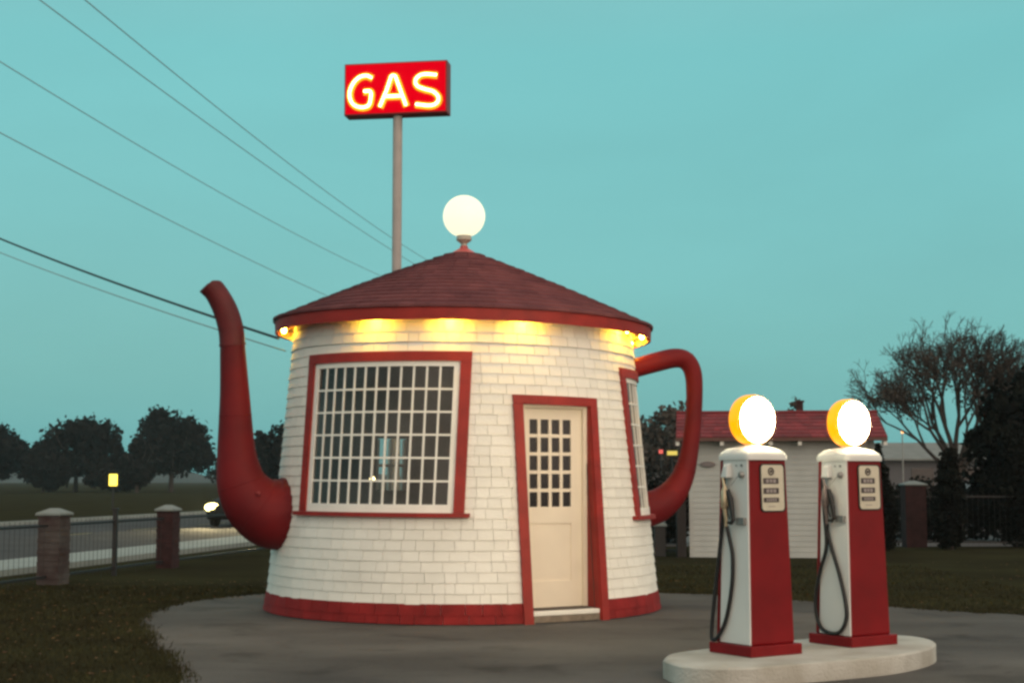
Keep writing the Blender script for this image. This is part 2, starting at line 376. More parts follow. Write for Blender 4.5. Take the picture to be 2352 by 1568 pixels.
def slab(mb, eL, eR, z0, z1, ri, ro, n=1, m=1):
    """slab following the conical wall; eL,eR = functions z->phi"""
    vs = []; 
    for i in range(m+1):
        z = z0+(z1-z0)*i/m
        for j in range(n+1):
            ph = eL(z)+(eR(z)-eL(z))*j/n
            vs.append(P(ph, Rz(z)+ri, z)); vs.append(P(ph, Rz(z)+ro, z))
    s = 2*(n+1); f = []
    for i in range(m):
        for j in range(n):
            a = i*s+2*j
            f.append((a+1, a+3, a+s+3, a+s+1)); f.append((a, a+s, a+s+2, a+2))
        a = i*s; f.append((a, a+1, a+s+1, a+s)); a = i*s+2*n; f.append((a, a+s, a+s+1, a+1))
    for j in range(n):
        a = 2*j; f.append((a, a+2, a+3, a+1)); a = m*s+2*j; f.append((a, a+1, a+3, a+2))
    mb.add(vs, f)
def E(pc, t): return lambda z: pc+math.asin(max(-.999, min(.999, t/Rz(z))))
def bow_window(pc, z0, z1, sill_lab):
    wo, wi = 1.0, .895
    sh = MB()                                            # white sash and muntins
    slab(sh, E(pc,-wi), E(pc,wi), z0, z0+.085, -.035, .012, 24); slab(sh, E(pc,-wi), E(pc,wi), z1-.055, z1, -.035, .012, 24)
    slab(sh, E(pc,-wi), E(pc,-wi+.06), z0+.085, z1-.055, -.035, .012, 1, 6); slab(sh, E(pc,wi-.06), E(pc,wi), z0+.085, z1-.055, -.035, .012, 1, 6)
    a, c = z0+.085, z1-.055; hw = .835
    for k in range(1, 12):
        fr = -1+2*k/12
        def ph(z, fr=fr): return pc+fr*math.asin(hw/Rz(z))
        slab(sh, lambda z, ph=ph: ph(z)-.0052, lambda z, ph=ph: ph(z)+.0052, a, c, -.014, .003, 1, 6)
    for k in range(1, 6):
        zz = a+(c-a)*k/6; slab(sh, E(pc,-hw), E(pc,hw), zz-.0105, zz+.0105, -.012, .001, 24)
    win = sh.build('window', white, tp, fn=tilt)
    fr = MB()
    slab(fr, E(pc,-wo), E(pc,wo), z1, z1+.105, -.03, .038, 26); 
    slab(fr, E(pc,-wo), E(pc,-wi), z0, z1, -.03, .036, 1, 8); slab(fr, E(pc,wi), E(pc,wo), z0, z1, -.03, .036, 1, 8)
    fr.build('frame', red, win, fn=tilt)
    s = MB(); slab(s, E(pc,-wo-.06), E(pc,wo+.05), z0-.045, z0-.002, -.03, .075, 26); s.build('sill', red, win, fn=tilt)
    g = MB(); vs = []; f = []
    for j in range(25):
        for i, z in enumerate((a-.01, c+.01)):
            p0 = pc-math.asin(.85/Rz(z)); vs.append(P(p0+2*(pc-p0)*j/24, Rz(z)-.008, z))
    f = [(2*j, 2*j+2, 2*j+3, 2*j+1) for j in range(24)]; g.add(vs, f); g.build('pane', glass, win, fn=tilt, smooth=True)
    return win
w1 = bow_window(W1, 1.15, 2.745, ''); w1['label'] = 'broad bowed window of small panes left of the door'
w2 = bow_window(W2, 1.10, 2.68, ''); w2['label'] = 'bowed window seen edge-on at the right side'
# small back window seen through the front one
bw = MB(); pc = R(-151)
for e0, e1, a, c in ((-.22,-.18,1.35,2.02), (.18,.22,1.35,2.02), (-.015,.015,1.35,2.02)): slab(bw, E(pc,e0), E(pc,e1), a, c, -.06, .02)
slab(bw, E(pc,-.22), E(pc,.22), 1.66, 1.70, -.055, .015, 2); bwo = bw.build('window', white, tp); bwo['label'] = 'small rear window seen through the front one'

# door (vertical, in a recess cut through the sloping wall): local frame t (tangent), n (outward)
dn = Vector((sin(DR), -cos(DR), 0)); dt = Vector((cos(DR), sin(DR), 0))
def DL(p): v = dt*p[0] + dn*p[1]; return (v.x, v.y, p[2])
df = MB()
slab(df, E(DR,-.52), E(DR,-.42), 0, 2.30, -.03, .05, 1, 10); slab(df, E(DR,.42), E(DR,.52), 0, 2.30, -.03, .05, 1, 10)
slab(df, E(DR,-.52), E(DR,.52), 2.302, 2.40, -.03, .05, 10)
jb = MB()
for t in (-.42, .42):
    o = .004 if t > 0 else -.004; zz = np.linspace(.02, 2.295, 12)
    vs = [(t-o, 2.03, z) for z in zz] + [(t-o, math.sqrt((Rz(z)+.02)**2-t*t), z) for z in zz]
    vs += [(t+o*5, 2.03, z) for z in zz] + [(t+o*5, math.sqrt((Rz(z)+.02)**2-t*t), z) for z in zz]; m = 12
    f = [(i, i+1, m+i+1, m+i) for i in range(m-1)] + [(2*m+i, 3*m+i, 3*m+i+1, 2*m+i+1) for i in range(m-1)] + [(m+i, m+i+1, 3*m+i+1, 3*m+i) for i in range(m-1)]
    jb.add(vs, f)
jb.box(-.42, .42, 2.0, 2.12, 2.296, 2.31)
dl = MB()                                                 # the door leaf
L0, L1, pz0, pz1 = -.29, .235, 1.206, 2.14
dl.box(-.37, L0, 1.955, 1.99, .145, 2.255); dl.box(L1, .37, 1.955, 1.99, .145, 2.255)
dl.box(L0, L1, 1.955, 1.99, pz1, 2.255); dl.box(L0, L1, 1.955, 1.99, 1.03, pz0)
dl.box(L0, L1, 1.955, 1.99, .145, .42); dl.box(L0, L1, 1.955, 1.978, .42, 1.03)
for k in range(3):
    x = L0 + .1037*(k+1)+.0367*k; dl.box(x, x+.0367, 1.958, 1.988, pz0, pz1)
for k in range(4):
    zz = pz0 + .158*(k+1)+.036*k; dl.box(L0, L1, 1.9585, 1.9875, zz, zz+.036)
door = dl.build('door', door_white, tp, fn=DL)
b = MB(); b.box(L0, L1, 1.962, 1.970, pz0, pz1); b.build('pane', dglass, door, fn=DL)
df.build('frame', red, door, fn=tilt); jb.build('jamb', red, door, fn=DL)
b = MB(); b.box(-.42, -.37, 1.95, 2.035, .145, 2.30); b.box(.37, .42, 1.95, 2.035, .145, 2.30); b.box(-.37, .37, 1.95, 2.035, 2.258, 2.30); b.build('door_stop', door_white, door, fn=DL)
b = MB(); b.box(-.415, .415, 1.93, 2.27, .085, .132); b.build('threshold', white, tp, fn=DL, bevel=.006)
b = MB(); b.box(-.412, .412, 1.9, 2.275, .0, .083); b.build('doorstep', step_m, tp, fn=DL, bevel=.006)

# roof
RT = math.tan(R(1.0))
def rtilt(p): return (p[0], p[1], p[2]-p[0]*RT)
rb = MB(); z_e, z_a, R_e, R_a = 3.312, 4.215, 2.262, .13
nc = 17; core = [(R_a+(R_e-R_a)*k/nc, z_a+(z_e-z_a)*k/nc-.012+.018*sin(pi*k/nc)) for k in range(nc+1)]
rb.tone = .5; rb.lathe(core, n=72, cap=False)
for k in range(nc):
    (ra, za), (rb_, zb) = core[k], core[k+1]; ph = random.random()
    cnt = max(10, int(2*pi*rb_/.17))
    a = random.random()
    for q in range(cnt):
        a2 = a + 2*pi/cnt; rb.tone = random.random(); lift = .024+random.uniform(-.002, .003); g = .002/rb_
        n2 = 1 if rb_ < 1 else 1
        rb.add([P(a+g, rb_+.004, zb+.006), P(a2-g, rb_+.004, zb+.006), P(a2-g, rb_+.006, zb+lift+.01), P(a+g, rb_+.006, zb+lift+.01), P(a2-g, ra, za+.014), P(a+g, ra, za+.014)],
               [(0,1,2,3),(3,2,4,5)])
        a = a2
roof = rb.build('roof', roof_m, tp, fn=rtilt)
b = MB(); n = 96
b.lathe([(2.205, 3.172), (2.238, 3.168), (2.245, 3.315), (2.215, 3.318), (2.205, 3.172)], n=n, cap=False); b.build('fascia', red, roof, fn=rtilt, smooth=True)
b = MB(); b.lathe([(1.93, 3.262), (2.21, 3.262)], n=n, cap=False); b.lathe([(1.93, 3.275), (2.21, 3.275)], n=n, cap=False); b.build('soffit', mat('orange-brown soffit boards', (.42,.20,.12), .7), roof, fn=rtilt)
b = MB(); b.lathe([(.175, 4.185), (.15, 4.215), (.05, 4.275), (.048, 4.30)], n=32); b.build('cap', mat('pink-red cap metal', (.50,.10,.10), .4), roof, fn=rtilt, smooth=True)
b = MB(); b.lathe([(.045, 4.27), (.038, 4.30), (.040, 4.33), (.085, 4.365), (.095, 4.375), (.09, 4.40), (.088, 4.445), (.10, 4.45), (.10, 4.46)], n=32); fin = b.build('finial', mat('pale finial metal', (.42,.38,.33), .4), roof, smooth=True)
b = MB(); b.sphere((.0, 0, 4.664), .255, 40, 24); b.build('globe_lamp', ball_on, fin, smooth=True)
for pd, on in [(-82,1),(-54,0),(-26,1),(-2,1),(20,1),(42,0),(62,1),(82,1),(106,1),(130,1),(154,1),(178,1),(202,1),(226,1),(250,1)]:
    b = MB(); b.sphere(P(R(pd), 2.135, 3.212), .026, 12, 8, 1.2); o = b.build('eave_bulb', bulb_on if on else bulb_off, roof, fn=rtilt, smooth=True)
    if not on: o['label'] = 'unlit eave bulb'
    b = MB(); b.lathe([(.022, 3.262), (.022, 3.232)], c=P(R(pd), 2.135, 0), n=10); b.build('socket', white, o, fn=rtilt)

# spout (left) and handle (right): loft along a vertical plane through the axis
def radial(phi_d, sects, k=5):
    ph = R(phi_d); pts = catmull([(r, 0, z) for r, z, q in sects], k); rad = catmull([(q, 0, 0) for r, z, q in sects], k)
    return [P(ph, p.x, p.z) for p in pts], [max(.01, q.x) for q in rad]
SP = [(3.03,3.69,.128),(2.935,3.59,.128),(2.83,3.40,.138),(2.765,3.19,.142),(2.745,3.01,.142)]
SPL = [(2.742,3.02,.137),(2.739,2.93,.143),(2.709,2.451,.166),(2.684,1.88,.207),(2.655,1.62,.243),(2.605,1.43,.285),(2.50,1.265,.338),(2.37,1.165,.382),(2.25,1.12,.405),(2.10,1.105,.41)]
b = MB(); p, r = radial(-68, [(a*1.0135, b_, c) for a, b_, c in SPL]); b.tube(p, r, 40, cap=False); spout = b.build('spout', red_metal, tp, smooth=True)
b = MB(); p, r = radial(-68, [(a*1.0135, b_, c) for a, b_, c in SP])
b.tube(p, r, 32, cap=False)
n = 32; vs = b.v[:n]
# cut the mouth level
cz = p[0][2]; ph = R(-68); ox = Vector((sin(ph), -cos(ph), 0))
for i in range(n*3):
    v = Vector(b.v[i]); rr = v.dot(ox)
    lim = 3.735 - (rr-2.90)*.14
    if v.z > lim: b.v[i] = (v.x, v.y, lim)
b.f.append(tuple(range(n))[::-1])
b.tube([P(ph, 2.7795, 3.0), P(ph, 2.782, 3.025)], .150, 32)
sp_tip = b.build('spout_tip', mat('shaded red sheet metal', (.11, .009, .012), .6, .3, 4, .06, 12), spout, smooth=True)  # shading of the tip is put into this darker red
b = MB(); c0 = P(R(-68), 2.45, 1.31); b.sphere((c0[0]+.05, c0[1]-.345, c0[2]+.03), .028); b.build('rivet', sign_box, spout, smooth=True)
HN = [(1.98,2.81,.118),(2.228,2.882,.118),(2.45,2.945,.122),(2.66,2.995,.121),(2.80,2.985,.117),(2.885,2.91,.112),(2.93,2.78,.108),(2.939,2.56,.103),(2.926,2.30,.101),(2.895,2.04,.106),(2.855,1.80,.114),(2.789,1.57,.135),(2.667,1.36,.167),(2.507,1.215,.197),(2.36,1.15,.215),(2.20,1.12,.222),(2.0,1.11,.22)]
b = MB(); p, r = radial(104, HN); b.tube(p, r, 32); handle_o = b.build('teapot_handle', red_metal, tp, smooth=True)
def seam(pts, rads, i, par):
    c, r_ = Vector(pts[i]), rads[i]; d = (Vector(pts[i+1])-Vector(pts[i-1])).normalized()
    b = MB(); b.tube([c-d*.008, c-d*.004, c+d*.004, c+d*.008], [r_+.0005, r_+.004, r_+.004, r_+.0005], 32, cap=False); b.build('seam', red_metal, par, smooth=True)
hnd = [o for o in tp.children if o.name.startswith('teapot_handle')] if False else None
p, r = radial(-68, [(a*1.0135, b_, c) for a, b_, c in SPL])
for i in (12, 24, 32): seam(p, r, i, spout)
p, r = radial(104, HN)
for i in (22, 38, 54): seam(p, r, i, handle_o)
# lamp left burning indoors
b = MB(); b.sphere((0, 0, 0), .034, 14, 8); o = b.build('table_lamp', inlamp, smooth=True); o.location = (-1.70, 18.1, 1.50); tag(o, 'small glowing lamp seen inside through the wide window', 'lamp')
b = MB(); b.lathe([(.07,-1.36),(.07,-1.34),(.012,-1.33),(.012,-.03),(.02,-.03)], n=12); b.build('stand', grey_m, o)

# ------------------------------------------------------------------ GAS SIGN
gs = empty('gas_sign', (-1.60, 20.35, 0), 0, 'tall pole sign with a glowing red box reading GAS', 'sign')
b = MB(); b.tube([(0,0,0),(0,0,6.56)], .066, 20); b.tube([(0,0,0),(0,0,.05)], .16, 20); b.build('pole', galv, gs, smooth=True)
SY = R(-9); SWd, SH, ST = .735, .37, .13; SCX, SCZ = -.005, 6.925
def SG(p): x, y = p[0], p[1]; return (SCX+x*cos(SY)-y*sin(SY), x*sin(SY)+y*cos(SY), SCZ+p[2])
b = MB(); b.box(-SWd, SWd, -ST, ST, -SH, SH); box = b.build('sign_box', sign_box, gs, fn=SG, bevel=.01)
def letters(side):
    G = [(275,240),(245,228),(205,237),(168,272),(146,325),(150,375),(175,408),(215,420),(252,412),(268,385),(270,325),(230,323)]
    A_ = [[(326,412),(365,315),(392,228),(404,224),(416,228),(448,315),(480,402)],[(352,352),(458,346)]]
    S_ = [(658,218),(600,214),(562,222),(536,250),(545,285),(590,304),(640,318),(670,350),(662,385),(622,402),(538,396)]
    def to(q):
        x = (q[0]-413)/305*SWd; z = -(q[1]-295)/157*SH; 
        z += -(q[0]-413)*.055/305*SH*2                       # undo the perspective of the photo
        return (x*side*-1 if side > 0 else x, side*(ST+.045), z)
    for nm, strokes in (('letter_g', [G]), ('letter_a', A_), ('letter_s', [S_])):
        core, ch = MB(), MB()
        for st in strokes:
            pts = catmull([to(q) for q in st], 5) if len(st) > 2 else [Vector(to(q)) for q in st]
            if nm == 'letter_a' and len(st) > 2: pts = [Vector(to(q)) for q in st]
            core.tube(pts, .016, 10)
            off = Vector((0, -side*.032, 0)); q = [p+off for p in pts]
            # the tube's yellow halo of light, put in as flat emissive strips
            for a, c in zip(q[:-1], q[1:]):
                d = (c-a).normalized(); nn = Vector((-d.z, 0, d.x))*.049
                e0, e1 = a-d*.012, c+d*.012; yb = Vector((0, side*.006, 0))
                ch.add([e0-nn-yb, e0+nn-yb, e1+nn-yb, e1-nn-yb, e0-nn+yb, e0+nn+yb, e1+nn+yb, e1-nn+yb], [(0,3,2,1),(4,5,6,7),(0,1,5,4),(1,2,6,5),(2,3,7,6),(3,0,4,7)])
                yb_ = 0
        lo = ch.build(nm.replace('letter_', 'letter_'), neon_halo, box, fn=SG); 
        core.build('neon_tube', neon, lo, fn=SG, smooth=True) if False else None
        core.v and None
        co = core.build('neon_tube', neon, box, fn=SG, smooth=True)
for s in (-1, 1):
    b = MB(); b.box(-SWd+.022, SWd-.022, s*(ST+.006)-.004, s*(ST+.006)+.004, -SH+.022, SH-.022); b.build('sign_face', sign_red, box, fn=SG)
    letters(s)

# ------------------------------------------------------------------ PUMP ISLAND AND PUMPS
isl = [(1.14,11.36),(1.24,11.72),(1.56,12.06),(2.0,12.42),(2.55,12.83),(2.95,13.07),(3.30,13.13),(3.52,12.95),(3.54,12.55),(3.35,12.08),(2.96,11.60),(2.5,11.28),(2.08,11.04),(1.75,10.86),(1.45,10.85),(1.22,11.02)]
ip = catmull([(x, y, 0) for x, y in isl+[isl[0]]], 4)[:-1]
b = MB(); cxi = sum(p.x for p in ip)/len(ip); cyi = sum(p.y for p in ip)/len(ip); n = len(ip); b.v = []; prof = [(1, 0), (1, .135), (.985, .148), (.965, .15)]
for s_, h in prof: b.v += [(cxi+(p.x-cxi)*s_, cyi+(p.y-cyi)*s_, h) for p in ip]
b.f = [(i*n+k, i*n+(k+1) % n, (i+1)*n+(k+1) % n, (i+1)*n+k) for i in range(3) for k in range(n)] + [tuple(range(3*n, 4*n)), tuple(range(n))[::-1]]; b.t = [.5]*len(b.v)
tag(b.build('pump_island', concrete, smooth=True), 'pale rounded concrete island carrying both gas pumps', 'island')

def make_pump(loc, hose_pts, label, second):
    r = empty('gas_pump', loc, R(33), label, 'gas pump', 'old red and white gas pumps on the island')
    b = MB(); b.box(-.265, .265, -.245, .245, 0, .082); b.build('plinth', pump_red, r, bevel=.008)
    B_ = (-.228, .228, -.205, .205); T_ = (-.198, .198, -.168, .168); z0, z1 = .08, 1.505
    b = MB(); b.taper(B_, T_, z0, z1); b.build('body', pump_red, r, bevel=.018, segs=3)
    for s in (-1, 1):
        b = MB(); bo, to_ = .228, .198
        vs = []
        for (xx, ya, yb, z) in ((bo, -.200 if s < 0 else -.17, .150, .086), (to_, -.163 if s < 0 else -.135, .118, 1.50)):
            vs += [(s*(xx-.01), ya, z), (s*(xx+.006), ya, z), (s*(xx+.006), yb, z), (s*(xx-.01), yb, z)]
        b.add(vs, [(0,3,2,1),(4,5,6,7),(0,1,5,4),(1,2,6,5),(2,3,7,6),(3,0,4,7)]); b.build('side_panel', pump_white, r, bevel=.004)
    # domed cap: rounded rectangle rings
    b = MB(); n = 48
    def ring(ax, ay, z, pw):
        o = []
        for k in range(n):
            a = 2*pi*(k+.5)/n; ca, sa = cos(a), sin(a)
            o.append((ax*math.copysign(abs(ca)**pw, ca), ay*math.copysign(abs(sa)**pw, sa), z))
        return o
    rings = [ring(.215,.190,1.500,.22), ring(.217,.192,1.53,.24), ring(.205,.180,1.560,.28), ring(.175,.150,1.588,.4), ring(.12,.105,1.603,.6), ring(.07,.06,1.612,.9), ring(.06,.045,1.640,1)]
    for rg in rings: b.v += rg
    b.f = [(i*n+k, i*n+(k+1) % n, (i+1)*n+(k+1) % n, (i+1)*n+k) for i in range(len(rings)-1) for k in range(n)] + [tuple(range(n))[::-1], tuple(range((len(rings)-1)*n, len(rings)*n))]; b.t = [.5]*len(b.v)
    b.build('cap', pump_white, r, smooth=True)
    gz = 1.817; b = MB()
    b.lathe([(.176,-.066),(.192,-.058),(.200,-.03),(.200,.03),(.192,.058),(.176,.066)], (0,0,gz), 48, 'y', cap=False); b.lathe([(.05,1.628),(.045,1.66)], n=20)
    g = b.build('globe', rim_on, r, smooth=True)
    for s in (-1, 1):
        b = MB(); prof = [(.178*cos(t)+.001, s*(.064+.032*sin(t))) for t in np.linspace(0, pi/2, 7)]
        b.lathe(prof if s < 0 else prof[::1], (0,0,gz), 48, 'y', cap=True); b.build('lens', lens_on, g, smooth=True)
    # dial on both wide faces
    def face_y(z): return .205+(z-.08)*(.168-.205)/1.425
    for s in (-1, 1):
        ang = math.atan((.205-.168)/1.425)
        def FN(p, s=s):
            z = 1.285+p[2]; y = -(face_y(z)+.0+p[1]); x = p[0]
            return (x, y, z) if s < 0 else (-x, -y, z)
        def rrect(mb, x0, x1, zz0, zz1, rad, d0, d1):
            pts = []
            for cx_, cz_, a0 in ((x1-rad, zz1-rad, 0), (x0+rad, zz1-rad, 90), (x0+rad, zz0+rad, 180), (x1-rad, zz0+rad, 270)):
                for q in range(6): a = R(a0+90*q/5); pts.append((cx_+rad*cos(a), cz_+rad*sin(a)))
            k = len(pts); mb.add([(x, d0, z) for x, z in pts]+[(x, d1, z) for x, z in pts], [tuple(range(k)), tuple(range(k, 2*k))[::-1]]+[(i, (i+1) % k, k+(i+1) % k, k+i) for i in range(k)])
        b = MB(); rrect(b, -.090, .170, -.188, .186, .035, -.01, .010); dp = b.build('dial_panel', dark, r, fn=FN)
        b = MB(); rrect(b, -.080, .150, -.178, .176, .028, -.01, .016); b.build('dial_plate', cream, dp, fn=FN)
        for zc, h in ((.052, .023), (-.025, .023), (-.095, .018)):
            b = MB(); rrect(b, -.066, .094, zc-h, zc+h, .006, .0, .019); dw = b.build('display', disp_m, dp, fn=FN)
            b = MB(); 
            nd = 3 if h > .02 else 5; wd = .11/nd
            for q in range(nd): x0 = -.041+q*wd; b.box(x0+.004, x0+wd-.004, .0, .0205, zc-h*.6, zc+h*.6)
            b.build('number_wheels', digit_m, dw, fn=FN)
        b = MB(); cc = (.018, .126)
        b.tube([(cc[0]+.026*cos(a), .018, cc[1]+.026*sin(a)) for a in np.linspace(0, 2*pi, 21)], .006, 6); b.lathe([(.012,.012),(.012,.022)], (cc[0], 0, cc[1]), 16, 'y')
        b.build('emblem', disp_m, dp, fn=FN)
        b = MB()
        for q in range(7): b.box(-.02+q*.011, -.012+q*.011, .0, .0175, -.148, -.142)
        b.build('maker_mark', digit_m, dp, fn=FN)
    # hose side (-x)
    def sx(z): return -(.228+(z-.08)*(.198-.228)/1.425) - .006
    def side(yl, z, o): return (sx(z)-o, yl, z)
    b = MB(); b.tube([side(y, z, o) for y, z, o in [(q.x, q.y, q.z) for q in catmull(hose_pts, 6)]], .0155, 10); b.build('hose', dark, r, smooth=True)
    nz = MB(); yb = .035 if not second else .02
    nz.tube([side(yb+.005,1.30,.05), side(yb,1.25,.055), side(yb,1.14,.055), side(yb-.002,1.12,.055)], [.014,.032,.032,.024], 12)
    nz.tube([side(yb,1.13,.055), side(yb-.012,1.04,.05), side(yb-.008,.97,.045)], [.019,.014,.013], 10)
    nz.tube([side(yb+.005,1.28,.05), side(yb+.03,1.36,.05), side(yb+.035,1.42,.02)], [.013,.010,.010], 10)
    no = nz.build('nozzle', brass if not second else mat('dark nozzle metal', (.20,.16,.15), .35, .2, 20, metal=.4), r, smooth=True)
    hd = MB(); hp = [(yb-.03,1.265),(yb-.062,1.20),(yb-.085,1.10),(yb-.095,1.035),(yb-.07,1.01),(yb-.035,1.015)]
    hd.tube([side(y, z, .052) for y, z in hp], [.018,.023,.020,.017,.015,.010], 8)
    hd.tube([side(y, z, .052) for y, z in [(yb-.028,1.14),(yb-.032,1.09),(yb-.055,1.04)]], .006, 8); hd.build('lever', dark, no, smooth=True)
    b = MB(); zc = 1.43
    b.add([side(yb+.06,1.36,0), side(yb-.035,1.36,0), side(yb-.02,1.48,0), side(yb+.045,1.48,0), side(yb+.055,1.36,.06), side(yb-.03,1.36,.06), side(yb-.012,1.455,.045), side(yb+.035,1.455,.045)],
          [(0,1,2,3),(4,7,6,5),(0,4,5,1),(1,5,6,2),(2,6,7,3),(3,7,4,0)]); b.build('nozzle_boot', pump_white, r, bevel=.012, segs=3)
    b = MB(); b.box(sx(1.03)-.03, sx(1.03)+.005, -.155, -.065, 1.0, 1.055); b.build('bracket', grey_m, r, bevel=.004)
    b = MB(); b.lathe([(.03, 0), (.028,-.02), (.015,-.035)], (sx(1.38)+.004, -.105, 1.385), 14, 'x'); b.tube([side(-.105,1.385,.03), side(-.03,1.30,.05)], .003, 6); b.build('switch_knob', grey_m, r, smooth=True)
    for q, yy in ((.012, -.10), (.008, -.04)): b = MB(); b.lathe([(q, 0), (q,-.008)], (sx(1.45)+.002, yy, 1.457), 12, 'x'); b.build('badge', grey_m, r)
    return r
hose1 = [(.022,.985,.045),(0,.87,.03),(-.02,.75,.022),(-.012,.537,.02),(.05,.28,.02),(.13,.14,.025),(.19,.10,.035),(.215,.16,.03),(.185,.46,.022),(.125,.83,.022),(.085,1.11,.025),(.075,1.30,.03),(.065,1.37,.035)]
hose2 = [(.010,.985,.045),(.017,.905,.03),(-.02,.773,.022),(-.10,.577,.020),(-.165,.36,.02),(-.172,.22,.02),(-.105,.118,.02),(.0,.098,.022),(.11,.135,.02),(.165,.25,.02),(.165,.41,.02),(.11,.61,.022),(.03,.80,.035),(.042,1.07,.045),(.062,1.30,.045),(.06,1.39,.035)]
make_pump((1.905, 11.755, .15), hose1, 'nearer gas pump, left one, its hose hanging down the back edge', False)
make_pump((2.822, 12.425, .15), hose2, 'farther gas pump, right one, its black hose hanging in a teardrop loop', True)

# ------------------------------------------------------------------ SHED
sh = empty('shed', (5.20, 28.72, 0), R(-6.9), 'small white clapboard shed with red shingled roof behind the pumps', 'shed')
b = MB(); hw, dp, H_ = 1.74, 2.6, 2.36
b.box(-hw, hw, .02, dp, 0, H_)
k = 0; z = 0
while z < H_-.02:
    z1 = min(z+.105, H_)
    for (xa, ya, xb, yb, nx, ny) in ((-hw, .02, hw, .02, 0, -1), (-hw, dp, -hw, .02, -1, 0), (hw, .02, hw, dp, 1, 0)):
        b.add([(xa+nx*.014, ya+ny*.014, z), (xb+nx*.014, yb+ny*.014, z), (xb+nx*.004, yb+ny*.004, z1), (xa+nx*.004, ya+ny*.004, z1), (xa, ya, z), (xb, yb, z)], [(0,1,2,3),(4,5,1,0)])
    z = z1
b.add([(-hw,.02,H_),(-hw,dp,H_),(-hw,dp/2,H_+.5),(hw,.02,H_),(hw,dp,H_),(hw,dp/2,H_+.5)], [(0,1,2),(3,5,4)])
b.build('wall', siding, sh)
for x in (-hw-.03, hw-.05): b = MB(); b.box(x, x+.08, -.015, .03, 0, H_); b.build('corner_board', siding, sh)
b = MB(); rl, rr_ = -hw-.27, hw+.25; y0, yr = -.30, dp/2; z0, z1 = 2.30, 2.83; nrow = 7
for s in (0, 1):
    for i in range(nrow):
        ta, tb = i/nrow, (i+1)/nrow
        ya = y0+(yr-y0)*ta; yb = y0+(yr-y0)*tb; za = z0+(z1-z0)*ta; zb = z0+(z1-z0)*tb
        if s: ya, yb = dp-ya, dp-yb
        x = rl
        while x < rr_-.01:
            x2 = min(x+random.uniform(.18,.32), rr_); b.tone = random.random()
            b.add([(x+.003,ya,za+.02),(x2-.003,ya,za+.02),(x2-.003,yb,zb+.004),(x+.003,yb,zb+.004),(x+.003,ya,za-.0),(x2-.003,ya,za-.0)], [(0,1,2,3),(4,5,1,0)]); x = x2
b.tone = .3; b.add([(rl,y0,z0-.03),(rr_,y0,z0-.03),(rr_,yr,z1-.03),(rl,yr,z1-.03),(rl,dp-y0,z0-.03),(rr_,dp-y0,z0-.03)], [(0,1,2,3),(3,2,5,4)])
b.add([(rl,y0,z0-.03),(rl,yr,z1-.03),(rl,dp-y0,z0-.03),(rl,dp-y0,z0+.02),(rl,yr,z1+.02),(rl,y0,z0+.02)], [(0,1,4,5),(1,2,3,4)])
b.add([(rr_,y0,z0-.03),(rr_,yr,z1-.03),(rr_,dp-y0,z0-.03),(rr_,dp-y0,z0+.02),(rr_,yr,z1+.02),(rr_,y0,z0+.02)], [(0,5,4,1),(1,4,3,2)])
b.tube([(rl, yr, z1+.02), (rr_, yr, z1+.02)], .035, 8)
sroof = b.build('roof', tile, sh)
b = MB(); b.box(rl, rr_, y0-.012, y0+.02, z0-.07, z0-.005); b.build('fascia', mat('brown fascia', (.12,.06,.05), .7), sroof)
b = MB(); b.box(.42, .56, 1.55, 1.70, 2.5, 3.06); b.box(.40, .58, 1.53, 1.72, 3.06, 3.10); b.build('chimney', brick, sroof)
for x in (-1.98, -1.13, -.2, .35, 1.25, 1.95):
    b = MB(); b.box(x-.035, x+.035, y0+.03, .0, 2.15, 2.26); b.build('rafter_end', white, sroof)
b = MB(); b.lathe([(.0,0)] if False else [(.145,-.02),(.15,-.035),(.12,-.045)], (0,0,0), 20, 'y'); o = b.build('plaque', mat('grey plaque', (.19,.17,.175), .6), sh); o.location = (-1.40, .0, 1.79); o.scale = (1.0, 1, .38)

# ------------------------------------------------------------------ FENCES
def pillar(x, y, rz, h, wd, m, label, grp='fence pillars with pale caps'):
    r = empty('fence_pillar', (x, y, 0), rz, label, 'pillar', grp)
    b = MB(); q = wd/2; z = 0; i = 0
    while z < h-.02:                                     # brick courses with raked joints
        z1 = min(z+.085, h); o = (0 if i % 2 else .004); b.box(-q+o, q-o, -q+o, q-o, z, z1-.008); z = z1; i += 1
    b.box(-q+.012, q-.012, -q+.012, q-.012, 0, h); b.build('shaft', m, r)
    b = MB(); e = q+.03; b.taper((-e,e,-e,e), (-e,e,-e,e), h, h+.035); b.taper((-e,e,-e,e), (-.05,.05,-.05,.05), h+.035, h+.105); b.build('cap', cap_m, r, bevel=.012)
    return r
def fence(p0, p1, h, label, n_bar, grp='iron fence panels'):
    p0, p1 = Vector((*p0, 0)), Vector((*p1, 0)); d = p1-p0; Ln = d.length
    r = empty('iron_fence', p0, math.atan2(d.y, d.x), label, 'fence', grp)
    for z_ in (h-.10, .10): b = MB(); b.box(0, Ln, -.016, .016, z_, z_+.035); b.build('rail', iron, r)
    b = MB()
    for k in range(n_bar):
        x = Ln*(k+.5)/n_bar; b.tube([(x,0,.0 if k % 9 == 0 else .06),(x,0,h)], .003, 6)
    b.build('bars', iron, r); return r
rz = math.atan2(uy, ux)
P1, P2, P3 = (-6.60, 21.5), (-5.87, 25.45), (-4.72, 31.6)
pillar(*P1, rz, .98, .34, brickw, 'worn pillar at left edge of the lawn with paint flaking off'); pillar(*P2, rz, .96, .30, brick, 'dark red pillar just left of the spout, by the road')
pillar(*P3, rz, .95, .37, brick, 'pillar behind the foot of the spout')
P0 = (P1[0]-ux*4, P1[1]-uy*4); pillar(*P0, rz, .98, .40, brick, 'pillar beyond the left picture edge')
